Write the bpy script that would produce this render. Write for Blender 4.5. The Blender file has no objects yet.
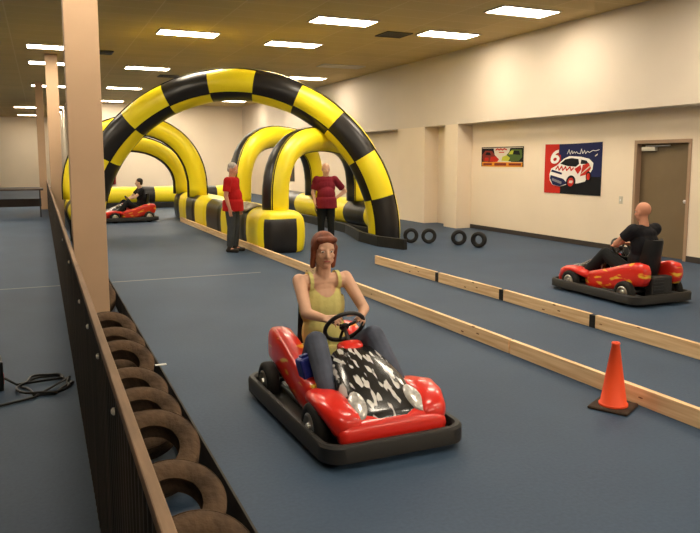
import bpy, bmesh, math, random
from mathutils import Vector, Matrix, Euler
random.seed(7)
PI = math.pi
S = bpy.context.scene
COL = S.collection
V = Vector

# ------------------------------------------------------------------ materials
def new_mat(name):
    m = bpy.data.materials.new(name); m.use_nodes = True
    nt = m.node_tree
    return m, nt, nt.nodes['Principled BSDF']

def M(name, col, rough=.6, spec=.4, metal=0, var=0.0, vscale=6, bump=0, bscale=40, stretch=None, col2=None, coat=0):
    m, nt, b = new_mat(name)
    c = (*col, 1)
    b.inputs['Base Color'].default_value = c
    b.inputs['Roughness'].default_value = rough
    b.inputs['Specular IOR Level'].default_value = spec
    b.inputs['Metallic'].default_value = metal
    if coat: b.inputs['Coat Weight'].default_value = coat
    if var or bump or col2:
        tc = nt.nodes.new('ShaderNodeTexCoord')
        mp = nt.nodes.new('ShaderNodeMapping')
        nt.links.new(tc.outputs['Object'], mp.inputs['Vector'])
        if stretch: mp.inputs['Scale'].default_value = stretch
    if var or col2:
        n = nt.nodes.new('ShaderNodeTexNoise')
        n.inputs['Scale'].default_value = vscale; n.inputs['Detail'].default_value = 5
        nt.links.new(mp.outputs['Vector'], n.inputs['Vector'])
        r = nt.nodes.new('ShaderNodeValToRGB')
        d = col2 if col2 else tuple(max(0, x*(1-var)) for x in col)
        u = col if col2 else tuple(min(1, x*(1+var)) for x in col)
        r.color_ramp.elements[0].color = (*d, 1); r.color_ramp.elements[0].position = .32
        r.color_ramp.elements[1].color = (*u, 1); r.color_ramp.elements[1].position = .68
        nt.links.new(n.outputs['Fac'], r.inputs['Fac'])
        nt.links.new(r.outputs['Color'], b.inputs['Base Color'])
    if bump:
        n2 = nt.nodes.new('ShaderNodeTexNoise'); n2.inputs['Scale'].default_value = bscale
        nt.links.new(mp.outputs['Vector'], n2.inputs['Vector'])
        bp = nt.nodes.new('ShaderNodeBump'); bp.inputs['Strength'].default_value = bump
        bp.inputs['Distance'].default_value = .02
        nt.links.new(n2.outputs['Fac'], bp.inputs['Height'])
        nt.links.new(bp.outputs['Normal'], b.inputs['Normal'])
    return m

def emit(name, col, strength):
    m, nt, b = new_mat(name)
    b.inputs['Base Color'].default_value = (.9, .9, .9, 1)
    b.inputs['Emission Color'].default_value = (*col, 1)
    b.inputs['Emission Strength'].default_value = strength
    return m

MAT = dict(
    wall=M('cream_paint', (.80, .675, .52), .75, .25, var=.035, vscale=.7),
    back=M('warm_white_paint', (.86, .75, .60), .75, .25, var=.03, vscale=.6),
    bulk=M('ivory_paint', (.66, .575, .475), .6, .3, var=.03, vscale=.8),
    pillar=M('tan_paint', (.60, .405, .255), .6, .3, var=.04, vscale=2),
    yellow=M('yellow_vinyl', (.95, .77, .016), .38, .45, bump=.12, bscale=9),
    black=M('black_vinyl', (.016, .014, .013), .34, .45, bump=.12, bscale=9),
    seam=M('black_piping', (.012, .010, .008), .6, .2),
    greycover=M('grey_brown_sheet', (.52, .47, .38), .5, .35, col2=(.20, .15, .10), vscale=5, bump=.6, bscale=14),
    strip=M('black_plastic_edging', (.018, .018, .018), .5, .3, var=.3, vscale=5),
    cap=M('weathered_wood_cap', (.22, .14, .085), .7, .2, var=.2, vscale=4, stretch=(8, .8, 8)),
    screw=M('bright_screw', (.8, .75, .65), .3, .5, 0),
    tire=M('dusty_tire_rubber', (.115, .072, .043), .85, .15, col2=(.035, .024, .017), vscale=7, bump=.4, bscale=30),
    tire_black=M('black_tire_rubber', (.014, .013, .012), .7, .3),
    belt=M('rubber_belting', (.05, .045, .04), .8, .2, var=.3, vscale=5),
    tape=M('white_tape', (.75, .75, .72), .6, .3),
    cone=M('orange_cone_plastic', (.90, .085, .02), .5, .35),
    conebase=M('dark_rubber_base', (.045, .028, .018), .8, .2, var=.3, vscale=15),
    metal=M('bright_metal', (.7, .68, .64), .3, .5, 1),
    darkmetal=M('dark_steel', (.06, .06, .06), .45, .4, .6),
    white=M('white_plastic', (.8, .79, .75), .5, .4),
    red=M('red_kart_plastic', (.72, .022, .012), .28, .5, coat=.3),
    bumper=M('black_bumper_rubber', (.022, .021, .020), .55, .35),
    blackpl=M('black_plastic', (.012, .012, .012), .4, .4),
    blue=M('blue_plastic', (.02, .035, .28), .4, .4),
    lens=M('silver_lens', (.72, .70, .66), .25, .6, .3, col2=(.35, .34, .33), vscale=24),
    skin=M('skin', (.68, .40, .27), .55, .35, var=.06, vscale=9),
    skin_red=M('ruddy_skin', (.60, .27, .165), .55, .35, var=.06, vscale=9),
    eye=M('eye_white', (.75, .72, .68), .3, .5),
    iris=M('dark_iris', (.03, .02, .015), .2, .5),
    lip=M('lip', (.45, .13, .10), .5, .3),
    hair_auburn=M('auburn_hair', (.20, .055, .025), .55, .35, var=.35, vscale=30, stretch=(1, 1, .25)),
    hair_grey=M('grey_hair', (.42, .37, .32), .7, .25, var=.25, vscale=30),
    hair_dark=M('dark_hair', (.02, .014, .01), .6, .3),
    shirt_yellow=M('pale_yellow_knit', (.66, .60, .22), .85, .15, var=.08, vscale=8, bump=.35, bscale=14),
    shirt_red=M('red_polo_cloth', (.43, .012, .012), .85, .15, var=.12, vscale=7, bump=.3, bscale=12),
    shirt_maroon=M('maroon_polo_cloth', (.19, .015, .026), .85, .15, var=.12, vscale=7, bump=.3, bscale=12),
    shirt_black=M('black_shirt_cloth', (.016, .016, .02), .85, .15, bump=.3, bscale=12),
    jeans=M('grey_denim', (.085, .098, .135), .85, .15, var=.15, vscale=10, bump=.3, bscale=12),
    trousers_grey=M('dark_grey_trousers', (.055, .06, .065), .85, .15, var=.1, vscale=8),
    trousers_black=M('black_trousers', (.016, .017, .018), .85, .15),
    shoe=M('dark_shoe', (.03, .025, .02), .6, .3),
    shoe_white=M('pale_trainer', (.5, .48, .45), .6, .3),
    table=M('dark_table_laminate', (.06, .04, .03), .5, .3),
    door=M('olive_brown_door', (.17, .12, .065), .5, .35, var=.05, vscale=2),
    doorframe=M('tan_door_frame', (.36, .235, .15), .5, .35),
    gap=M('dark_bracket', (.012, .011, .010), .6, .3),
    vent=M('dark_vent_metal', (.05, .04, .028), .6, .3),
    lightframe=M('light_housing', (.55, .50, .40), .5, .3),
    unlit=M('unlit_lens', (.52, .45, .32), .5, .3),
    exting=M('dark_red_paint', (.22, .02, .015), .4, .4),
    basebd=M('dark_vinyl_base', (.05, .04, .035), .5, .3),
    p_red=M('banner_red', (.50, .028, .018), .8, .1), p_blue=M('banner_navy', (.018, .022, .075), .8, .1),
    p_black=M('print_black', (.012, .012, .014), .8, .1), p_white=M('print_white', (.8, .77, .72), .8, .1),
    p_orange=M('print_orange', (.70, .28, .03), .8, .1), p_green=M('print_green', (.07, .11, .03), .8, .1),
    p_lime=M('print_lime', (.45, .46, .05), .8, .1), p_maroon=M('print_maroon', (.20, .035, .025), .8, .1),
    p_pale=M('print_pale', (.62, .55, .45), .8, .1), p_grey=M('print_grey', (.2, .2, .24), .8, .1),
    frame=M('black_frame', (.02, .015, .012), .4, .4),
)
MAT['lamp'] = emit('lit_fluorescent_lens', (1.0, .87, .68), 14.0)

def floor_mat():
    m, nt, b = new_mat('blue_grey_floor_paint')
    L = nt.links.new
    tc = nt.nodes.new('ShaderNodeTexCoord')
    n1 = nt.nodes.new('ShaderNodeTexNoise'); n1.inputs['Scale'].default_value = .9; n1.inputs['Detail'].default_value = 6
    n2 = nt.nodes.new('ShaderNodeTexNoise'); n2.inputs['Scale'].default_value = 45; n2.inputs['Detail'].default_value = 3
    L(tc.outputs['Object'], n1.inputs['Vector']); L(tc.outputs['Object'], n2.inputs['Vector'])
    mx = nt.nodes.new('ShaderNodeMix'); mx.data_type = 'FLOAT'; mx.inputs[0].default_value = .45
    L(n1.outputs['Fac'], mx.inputs[2]); L(n2.outputs['Fac'], mx.inputs[3])
    r = nt.nodes.new('ShaderNodeValToRGB')
    r.color_ramp.elements[0].position = .3; r.color_ramp.elements[0].color = (.026, .050, .090, 1)
    r.color_ramp.elements[1].position = .7; r.color_ramp.elements[1].color = (.042, .076, .130, 1)
    L(mx.outputs[0], r.inputs['Fac'])
    sep = nt.nodes.new('ShaderNodeSeparateXYZ'); L(tc.outputs['Object'], sep.inputs[0])
    def math_(op, a, bv):
        q = nt.nodes.new('ShaderNodeMath'); q.operation = op
        if isinstance(a, float): q.inputs[0].default_value = a
        else: L(a, q.inputs[0])
        if isinstance(bv, float): q.inputs[1].default_value = bv
        else: L(bv, q.inputs[1])
        return q.outputs[0]
    # thin pale joint line across the floor (a taped seam)
    d = math_('ABSOLUTE', math_('SUBTRACT', sep.outputs['Y'], 10.2), 0.)
    ln = math_('LESS_THAN', d, .022)
    xm = math_('LESS_THAN', sep.outputs['X'], 3.0)
    f = math_('MULTIPLY', math_('MULTIPLY', ln, xm), .45)
    mc = nt.nodes.new('ShaderNodeMix'); mc.data_type = 'RGBA'
    L(f, mc.inputs[0]); L(r.outputs['Color'], mc.inputs[6]); mc.inputs[7].default_value = (.45, .42, .34, 1)
    L(mc.outputs[2], b.inputs['Base Color'])
    b.inputs['Roughness'].default_value = .62; b.inputs['Specular IOR Level'].default_value = .3
    bp = nt.nodes.new('ShaderNodeBump'); bp.inputs['Strength'].default_value = .12; bp.inputs['Distance'].default_value = .01
    L(n2.outputs['Fac'], bp.inputs['Height']); L(bp.outputs['Normal'], b.inputs['Normal'])
    return m
MAT['floor'] = floor_mat()

def ceil_mat():
    m, nt, b = new_mat('ceiling_tiles')
    L = nt.links.new
    tc = nt.nodes.new('ShaderNodeTexCoord')
    mp = nt.nodes.new('ShaderNodeMapping'); mp.inputs['Location'].default_value = (.455, .305, 0)
    L(tc.outputs['Object'], mp.inputs['Vector'])
    br = nt.nodes.new('ShaderNodeTexBrick'); br.offset = 0; br.squash = 1
    br.inputs['Scale'].default_value = 1; br.inputs['Brick Width'].default_value = 1.25; br.inputs['Row Height'].default_value = .61
    br.inputs['Mortar Size'].default_value = .012; br.inputs['Mortar Smooth'].default_value = 0
    br.inputs['Color1'].default_value = (.62, .47, .235, 1); br.inputs['Color2'].default_value = (.57, .435, .215, 1)
    br.inputs['Mortar'].default_value = (.68, .54, .30, 1)
    L(mp.outputs['Vector'], br.inputs['Vector'])
    n = nt.nodes.new('ShaderNodeTexNoise'); n.inputs['Scale'].default_value = 60
    L(tc.outputs['Object'], n.inputs['Vector'])
    bp = nt.nodes.new('ShaderNodeBump'); bp.inputs['Strength'].default_value = .15; bp.inputs['Distance'].default_value = .01
    L(n.outputs['Fac'], bp.inputs['Height']); L(bp.outputs['Normal'], b.inputs['Normal'])
    L(br.outputs['Color'], b.inputs['Base Color']); b.inputs['Roughness'].default_value = .85; b.inputs['Specular IOR Level'].default_value = .15
    return m
MAT['ceiling'] = ceil_mat()

def wood_mat():
    m, nt, b = new_mat('pine_lumber')
    L = nt.links.new
    tc = nt.nodes.new('ShaderNodeTexCoord'); mp = nt.nodes.new('ShaderNodeMapping'); mp.inputs['Scale'].default_value = (14, .7, 14)
    L(tc.outputs['Object'], mp.inputs['Vector'])
    n = nt.nodes.new('ShaderNodeTexNoise'); n.inputs['Scale'].default_value = 2.2; n.inputs['Detail'].default_value = 5
    L(mp.outputs['Vector'], n.inputs['Vector'])
    r = nt.nodes.new('ShaderNodeValToRGB')
    r.color_ramp.elements[0].position = .3; r.color_ramp.elements[0].color = (.66, .41, .20, 1)
    r.color_ramp.elements[1].position = .65; r.color_ramp.elements[1].color = (.88, .64, .37, 1)
    L(n.outputs['Fac'], r.inputs['Fac'])
    mp2 = nt.nodes.new('ShaderNodeMapping'); mp2.inputs['Scale'].default_value = (3, 1.6, 6)
    L(tc.outputs['Object'], mp2.inputs['Vector'])
    vo = nt.nodes.new('ShaderNodeTexVoronoi'); vo.inputs['Scale'].default_value = 2.0
    L(mp2.outputs['Vector'], vo.inputs['Vector'])
    lt = nt.nodes.new('ShaderNodeMath'); lt.operation = 'LESS_THAN'; lt.inputs[1].default_value = .085
    L(vo.outputs['Distance'], lt.inputs[0])
    mx = nt.nodes.new('ShaderNodeMix'); mx.data_type = 'RGBA'
    L(lt.outputs[0], mx.inputs[0]); L(r.outputs['Color'], mx.inputs[6]); mx.inputs[7].default_value = (.24, .10, .04, 1)
    L(mx.outputs[2], b.inputs['Base Color']); b.inputs['Roughness'].default_value = .65; b.inputs['Specular IOR Level'].default_value = .25
    return m
MAT['wood'] = wood_mat()

def fence_mat():
    m, nt, b = new_mat('dark_corrugated_panel')
    L = nt.links.new
    tc = nt.nodes.new('ShaderNodeTexCoord')
    n = nt.nodes.new('ShaderNodeTexNoise'); n.inputs['Scale'].default_value = 1.2; n.inputs['Detail'].default_value = 6
    mp = nt.nodes.new('ShaderNodeMapping'); mp.inputs['Scale'].default_value = (1, 5, .5)
    L(tc.outputs['Object'], mp.inputs['Vector']); L(mp.outputs['Vector'], n.inputs['Vector'])
    r = nt.nodes.new('ShaderNodeValToRGB')
    r.color_ramp.elements[0].position = .3; r.color_ramp.elements[0].color = (.022, .018, .014, 1)
    r.color_ramp.elements[1].position = .75; r.color_ramp.elements[1].color = (.075, .058, .042, 1)
    L(n.outputs['Fac'], r.inputs['Fac']); L(r.outputs['Color'], b.inputs['Base Color'])
    b.inputs['Roughness'].default_value = .7; b.inputs['Specular IOR Level'].default_value = .25
    return m
MAT['fence'] = fence_mat()

def flame_mat():
    m, nt, b = new_mat('red_plastic_with_flames')
    L = nt.links.new
    tc = nt.nodes.new('ShaderNodeTexCoord')
    mp = nt.nodes.new('ShaderNodeMapping'); mp.inputs['Scale'].default_value = (2, 3.0, 9); mp.inputs['Rotation'].default_value = (.5, 0, 0)
    L(tc.outputs['Object'], mp.inputs['Vector'])
    n = nt.nodes.new('ShaderNodeTexNoise'); n.inputs['Scale'].default_value = 1.9; n.inputs['Detail'].default_value = 1.5
    L(mp.outputs['Vector'], n.inputs['Vector'])
    r = nt.nodes.new('ShaderNodeValToRGB')
    e = r.color_ramp.elements
    e[0].position = .0; e[0].color = (.72, .022, .012, 1)
    e[1].position = .60; e[1].color = (.72, .022, .012, 1)
    a = e.new(.63); a.color = (.85, .25, .02, 1)
    a = e.new(.70); a.color = (.90, .62, .05, 1)
    L(n.outputs['Fac'], r.inputs['Fac']); L(r.outputs['Color'], b.inputs['Base Color'])
    b.inputs['Roughness'].default_value = .28; b.inputs['Coat Weight'].default_value = .3
    return m
MAT['flame'] = flame_mat()

def cowl_mat():
    m, nt, b = new_mat('black_cowl_white_streaks')
    L = nt.links.new
    tc = nt.nodes.new('ShaderNodeTexCoord')
    mp = nt.nodes.new('ShaderNodeMapping'); mp.inputs['Scale'].default_value = (19, 6.5, 6); mp.inputs['Rotation'].default_value = (0, 0, .5)
    L(tc.outputs['Object'], mp.inputs['Vector'])
    n = nt.nodes.new('ShaderNodeTexNoise'); n.inputs['Scale'].default_value = 1.5; n.inputs['Detail'].default_value = 1
    L(mp.outputs['Vector'], n.inputs['Vector'])
    r = nt.nodes.new('ShaderNodeValToRGB')
    e = r.color_ramp.elements
    e[0].position = .56; e[0].color = (.012, .011, .011, 1)
    e[1].position = .61; e[1].color = (.62, .60, .57, 1)
    L(n.outputs['Fac'], r.inputs['Fac']); L(r.outputs['Color'], b.inputs['Base Color'])
    b.inputs['Roughness'].default_value = .25; b.inputs['Coat Weight'].default_value = .3
    return m
MAT['cowl'] = cowl_mat()

# ------------------------------------------------------------------ helpers
def obj(name, bm, mats, parent=None, smooth=False, sharp=None):
    me = bpy.data.meshes.new(name)
    bm.normal_update()
    if sharp is not None:
        for e in bm.edges:
            if len(e.link_faces) == 2 and e.calc_face_angle(0) > sharp: e.smooth = False
    for f in bm.faces: f.smooth = smooth
    bm.to_mesh(me); bm.free()
    if not isinstance(mats, (list, tuple)): mats = [mats]
    for m in mats: me.materials.append(MAT[m] if isinstance(m, str) else m)
    o = bpy.data.objects.new(name, me); COL.objects.link(o)
    if parent is not None: o.parent = parent
    return o

def thing(name, label, cat, loc=(0, 0, 0), rotz=0, group=None):
    o = bpy.data.objects.new(name, None); COL.objects.link(o)
    o.location = loc; o.rotation_euler = (0, 0, rotz); o.empty_display_size = .1
    return tag(o, label, cat, group)

def tag(o, label, cat, group=None):
    o['label'] = label; o['category'] = cat
    if group: o['group'] = group
    return o

def struct(name, bm, mats, parent=None, **k):
    o = obj(name, bm, mats, parent, **k)
    if parent is None: o['kind'] = 'structure'
    return o

def box(bm, x0, x1, y0, y1, z0, z1, bev=0, mi=0):
    r = bmesh.ops.create_cube(bm, size=1)
    vs = r['verts']
    for v in vs:
        v.co = V(((x0+x1)/2 + v.co.x*(x1-x0), (y0+y1)/2 + v.co.y*(y1-y0), (z0+z1)/2 + v.co.z*(z1-z0)))
    fs = {f for v in vs for f in v.link_faces}
    for f in fs: f.material_index = mi
    if bev:
        es = list({e for v in vs for e in v.link_edges})
        r = bmesh.ops.bevel(bm, geom=es, offset=bev, segments=2, affect='EDGES', profile=.5)
        for f in r['faces']: f.material_index = mi
    return vs

def nb(): return bmesh.new()

def bx(*a, **k):
    bm = nb(); box(bm, *a, **k); return bm

def frame_of(axis):
    a = V(axis).normalized()
    h = V((0, 0, 1)) if abs(a.z) < .9 else V((1, 0, 0))
    u = a.cross(h).normalized(); w = u.cross(a).normalized()
    return a, u, w

def capsule(bm, a, b, ra, rb, n=12, flat=False):
    a, b = V(a), V(b)
    if (b-a).length < 1e-6: b = a + V((0, 0, 1e-4))
    ax, u, w = frame_of(b-a)
    rings = []
    if flat: prof = [(a, ra), (b, rb)]
    else:
        prof = [(a - ax*ra*math.cos(t), ra*math.sin(t)) for t in (.35, .8, 1.2)] + [(a, ra), (b, rb)] + \
               [(b + ax*rb*math.cos(t), rb*math.sin(t)) for t in (1.2, .8, .35)]
    for c, r in prof:
        rings.append([bm.verts.new(c + (u*math.cos(2*PI*k/n) + w*math.sin(2*PI*k/n))*r) for k in range(n)])
    for p, q in zip(rings, rings[1:]):
        for k in range(n): bm.faces.new((p[k], p[(k+1) % n], q[(k+1) % n], q[k]))
    bm.faces.new(rings[0][::-1]); bm.faces.new(rings[-1])

def ellipsoid(bm, c, rad, up=(0, 0, 1), right=(1, 0, 0), n=14):
    z = V(up).normalized(); x = V(right); x = (x - z*x.dot(z)).normalized(); y = z.cross(x)
    mt = Matrix((x, y, z)).transposed().to_4x4()
    mt = Matrix.Translation(V(c)) @ mt @ Matrix.Diagonal((*rad, 1))
    bmesh.ops.create_uvsphere(bm, u_segments=n+4, v_segments=n, radius=1, matrix=mt)

def tube(bm, pts, r, n=8, closed=False, mi=0):
    pts = [V(p) for p in pts]; N = len(pts); rings = []
    prev = None
    for i, p in enumerate(pts):
        if closed: d = pts[(i+1) % N] - pts[i-1]
        else: d = pts[min(i+1, N-1)] - pts[max(i-1, 0)]
        d.normalize()
        if prev is None: _, u, w = frame_of(d)
        else:
            u = (prev - d*prev.dot(d)).normalized(); w = u.cross(d).normalized()
        prev = u
        rr = r[i] if isinstance(r, (list, tuple)) else r
        rings.append([bm.verts.new(p + (u*math.cos(2*PI*k/n) + w*math.sin(2*PI*k/n))*rr) for k in range(n)])
    pairs = list(zip(rings, rings[1:])) + ([(rings[-1], rings[0])] if closed else [])
    for p, q in pairs:
        for k in range(n):
            f = bm.faces.new((p[k], p[(k+1) % n], q[(k+1) % n], q[k])); f.material_index = mi
    if not closed:
        bm.faces.new(rings[0][::-1]).material_index = mi; bm.faces.new(rings[-1]).material_index = mi
    bmesh.ops.recalc_face_normals(bm, faces=bm.faces)

def loft(bm, secs, n=20, p=2.6, mi=0):
    """secs: (y, cx, cz, half width, half height) superellipse rings along y"""
    rings = []
    for (y, cx, cz, w, h) in secs:
        ring = []
        for k in range(n):
            t = 2*PI*k/n; c, s = math.cos(t), math.sin(t)
            ring.append(bm.verts.new((cx + w*math.copysign(abs(c)**(2/p), c), y, cz + h*math.copysign(abs(s)**(2/p), s))))
        rings.append(ring)
    for a, b in zip(rings, rings[1:]):
        for k in range(n):
            f = bm.faces.new((a[k], a[(k+1) % n], b[(k+1) % n], b[k])); f.material_index = mi
    bm.faces.new(rings[0][::-1]).material_index = mi; bm.faces.new(rings[-1]).material_index = mi
    bmesh.ops.recalc_face_normals(bm, faces=bm.faces)

def lathe(bm, prof, n=32, axis='Z', closed=False, center=(0, 0, 0), mi=0):
    c = V(center); rings = []
    for r, h in prof:
        ring = []
        for k in range(n):
            t = 2*PI*k/n; a, b = r*math.cos(t), r*math.sin(t)
            co = {'Z': (a, b, h), 'X': (h, a, b), 'Y': (a, h, b)}[axis]
            ring.append(bm.verts.new(c + V(co)))
        rings.append(ring)
    pr = list(zip(rings, rings[1:])) + ([(rings[-1], rings[0])] if closed else [])
    for p, q in pr:
        for k in range(n): bm.faces.new((p[k], p[(k+1) % n], q[(k+1) % n], q[k])).material_index = mi
    if not closed:
        bm.faces.new(rings[0]).material_index = mi; bm.faces.new(rings[-1]).material_index = mi
    bmesh.ops.recalc_face_normals(bm, faces=bm.faces)

def remesh(name, bm, mat, voxel, parent, smooth=3):
    me = bpy.data.meshes.new(name + '_tmp'); bm.to_mesh(me); bm.free()
    o = bpy.data.objects.new('tmp', me); COL.objects.link(o)
    md = o.modifiers.new('r', 'REMESH'); md.mode = 'VOXEL'; md.voxel_size = voxel; md.use_smooth_shade = True
    sm = o.modifiers.new('s', 'SMOOTH'); sm.iterations = smooth; sm.factor = .5
    dg = bpy.context.evaluated_depsgraph_get()
    m2 = bpy.data.meshes.new_from_object(o.evaluated_get(dg), depsgraph=dg)
    bpy.data.objects.remove(o); bpy.data.meshes.remove(me)
    m2.name = name; m2.materials.clear(); m2.materials.append(MAT[mat])
    for p in m2.polygons: p.use_smooth = True
    q = bpy.data.objects.new(name, m2); COL.objects.link(q); q.parent = parent
    return q

# ------------------------------------------------------------------ setting
CZ = 4.35
struct('floor', bx(-8, 11, -6, 49, -.05, 0), 'floor')
struct('ceiling', bx(-8, 11, -6, 49, CZ, CZ+.05), 'ceiling')
struct('wall_left', bx(-8.1, -8, -6, 49, 0, CZ), 'back')
struct('wall_front', bx(-8, 11, -6.1, -6, 0, CZ), 'wall')
bm = nb(); box(bm, 1.2, 10, 35, 35.1, 0, CZ); box(bm, -8, 1.3, 48.5, 48.6, 0, CZ); box(bm, 1.2, 1.3, 35.1, 48.5, 0, CZ)
struct('wall_back', bm, 'back')
# right wall: recessed lower wall with door opening, projecting upper band
WX = 9.87; BX = 9.45; SZ = 2.58; DY0, DY1 = 8.4, 9.62
bm = nb()
box(bm, WX, WX+.2, DY1, 35, 0, SZ+.02); box(bm, WX, WX+.2, -6, DY0, 0, SZ+.02); box(bm, WX, WX+.2, DY0, DY1, 2.05, SZ+.02)
struct('wall_right', bm, 'wall')
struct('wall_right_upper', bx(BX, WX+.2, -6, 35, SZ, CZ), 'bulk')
for (a, b) in ((16.51, 18.06), (14.89, 15.49)):
    struct('pillar', bx(BX, WX+.01, a, b, 0, SZ), 'wall')
bm = nb()
box(bm, WX-.012, WX, DY1, 14.89, 0, .1); box(bm, WX-.012, WX, -6, DY0, 0, .1)
struct('baseboard_right', bm, 'basebd')
# door on the right
d = bpy.data.objects.new('door_1', None); COL.objects.link(d); d['kind'] = 'structure'
bm = nb()
box(bm, WX-.015, WX+.2, DY1-.06, DY1+.0, 0, 2.05); box(bm, WX-.015, WX+.2, DY0, DY0+.06, 0, 2.05); box(bm, WX-.015, WX+.2, DY0+.06, DY1-.06, 1.99, 2.05)
obj('door_frame', bm, 'doorframe', d)
obj('door_leaf', bx(WX+.10, WX+.145, DY0+.06, DY1-.06, .01, 1.99), 'door', d)
bm = nb(); box(bm, WX+.03, WX+.10, DY1-.42, DY1-.12, 1.86, 1.93, bev=.006)
clo = obj('door_closer', bm, 'lightframe', d)
bm = nb(); tube(bm, [(WX+.05, DY1-.2, 1.945), (WX+.03, DY1-.75, 1.95)], .012); obj('closer_arm', bm, 'metal', clo)
bm = nb(); lathe(bm, [(.012, 0), (.03, -.03), (.03, -.05), (.01, -.06)], 14, 'X', center=(WX+.10, DY0+.14, 1.0)); obj('door_knob', bm, 'metal', d, smooth=True)
# columns along the fence
for (x, y, w) in ((.25, 7.0, .30), (.225, 19.5, .29), (-.05, 26.5, .24)):
    struct('pillar', bx(x, x+w, y, y+.3, 0, CZ, bev=.006), 'pillar')

# wall plate
t = thing('switch_plate', 'small beige switch plate on the right wall beside the door', 'switch', (WX, 9.9, .96))
obj('plate', bx(-.012, 0, -.045, .045, -.07, .07, bev=.004), 'lightframe', t)
obj('toggle', bx(-.024, -.012, -.01, .01, -.02, .02), 'white', t)

# ceiling lights
def ceiling_light(x, y, label, lit=True):
    t = thing('ceiling_light', label, 'ceiling light', (x, y, CZ), 0, 'fluorescent ceiling panels')
    bm = nb()
    for a in ((-.63, -.60, -.31, .31), (.60, .63, -.31, .31), (-.60, .60, -.31, -.285), (-.60, .60, .285, .31)):
        box(bm, a[0], a[1], a[2], a[3], -.022, 0)
    obj('frame', bm, 'lightframe', t)
    obj('diffuser', bx(-.60, .60, -.285, .285, -.018, -.004), 'lamp' if lit else 'unlit', t)
    return t
lights = [
    (2.97, 15.21, 'lit fluorescent panel nearest the camera in the row above the big arch left end'),
    (2.97, 21.34, 'second lit fluorescent panel in the row above the big arch left end'),
    (2.97, 27.5, 'third lit fluorescent panel in the row above the big arch left end'),
    (2.97, 33.7, 'farthest lit fluorescent panel in the row right of the tan post'),
    (5.45, 12.71, 'lit fluorescent panel nearest the camera straight above the right half of the big arch'),
    (5.45, 15.64, 'second lit fluorescent panel directly behind the nearest one above the big arch'),
    (8.05, 13.13, 'lit fluorescent panel with a dark vent beside it near the right wall'),
    (8.05, 21.83, 'lit fluorescent panel just above the right shoulder of the big arch'),
    (8.05, 31.5, 'far lit fluorescent panel seen through the opening of the big arch'),
    (8.05, 10.6, 'lit fluorescent panel at the picture top over the right wall near the banner'),
    (.45, 18.3, 'lit fluorescent panel nearest the camera between the two tan posts'),
    (.45, 21.3, 'second lit fluorescent panel crossing behind the middle tan post'),
    (.45, 27.8, 'third lit fluorescent panel crossing behind the middle tan post'),
    (1.35, 38.6, 'upper of two far lit ceiling panels just left of the near tan post'),
    (1.35, 42.5, 'lower of two far lit ceiling panels just left of the near tan post'),
    (-.45, 39.3, 'upper of two far lit ceiling panels at the far left edge'),
    (-.45, 46.0, 'lower of two far lit ceiling panels at the far left edge'),
]
for x, y, l in lights: ceiling_light(x, y, l)
ceiling_light(7.95, 18.7, 'unlit grey fluorescent panel near the right wall between two lit ones', lit=False)
# unseen panels added to brighten the hall: around the camera, some behind the arch
for x, y in ((2.97, 9.1), (2.97, 3.0), (5.45, 6.6), (5.45, .5), (8.05, 7.0), (8.05, 1.0), (.45, 12.2), (.45, 6), (.45, 0), (2.97, -3), (5.45, -3.5), (8.05, -3),
             (-2.2, 10.2), (-2.2, 15.3), (-2.2, 21.4), (-2.2, 27.6), (-5, 12), (-5, 18), (-5, 24), (-5, 32), (5.45, 24.5), (5.45, 30)):
    ceiling_light(x, y, 'unseen lit fluorescent ceiling panel added to brighten the hall')
for x, y in ((8.05, 26.6), (5.45, 27.3), (5.45, 21.2), (5.45, 33.4), (6.8, 29)):  # extra panels hidden by the arch, added to light the back wall
    ceiling_light(x, y, 'unseen lit fluorescent panel added behind the big arch to brighten the back wall')

def ceiling_vent(x, y, label, s=.3):
    t = thing('ceiling_vent', label, 'vent', (x, y, CZ), 0, 'square ceiling vents')
    bm = nb()
    for a in ((-s, -s+.04, -s, s), (s-.04, s, -s, s), (-s, s, -s, -s+.04), (-s, s, s-.04, s)): box(bm, a[0], a[1], a[2], a[3], -.02, 0)
    obj('frame', bm, 'vent', t)
    bm = nb()
    for k in range(7):
        y0 = -s+.05 + k*(2*s-.1)/7
        box(bm, -s+.04, s-.04, y0, y0+.045, -.016, -.006)
    obj('grille', bm, 'vent', t)
ceiling_vent(7.0, 13.6, 'dark square ceiling vent left of the panel near the right wall')
ceiling_vent(1.48, 18.7, 'dark square ceiling vent beside the near tan post')
ceiling_vent(3.85, 23.1, 'dark square ceiling vent just above the left shoulder of the big arch')

# ------------------------------------------------------------------ inflatables
def arch_mesh(o, n, dirv, path, r, nseg, panel):
    """o origin, dirv in-plane horizontal, n front normal, path list of (s,z,tangent angle outward)"""
    bm = nb(); rings = []
    K = 32
    o, n, dirv = V(o), V(n), V(dirv)
    N = len(path)
    P = [o + dirv*s + V((0, 0, z)) for s, z in path]
    for i in range(N):
        d = (P[min(i+1, N-1)] - P[max(i-1, 0)]).normalized()
        out = n.cross(d).normalized()
        if (P[i] - (o + V((0, 0, .4)))).dot(out) < 0: out = -out
        ring = []
        for k in range(K):
            t = 2*PI*k/K
            rr = r[i] if isinstance(r, list) else r
            rr *= panel(i, k, None)
            ring.append(bm.verts.new(P[i] + (n*math.cos(t) + out*math.sin(t))*rr))
        rings.append(ring)
    for i in range(N-1):
        for k in range(K):
            f = bm.faces.new((rings[i][k], rings[i][(k+1) % K], rings[i+1][(k+1) % K], rings[i+1][k]))
            f.material_index = panel(i, k, 'mat')
    bm.faces.new(rings[0][::-1]); bm.faces.new(rings[-1])
    bmesh.ops.recalc_face_normals(bm, faces=bm.faces)
    return bm, P

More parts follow.
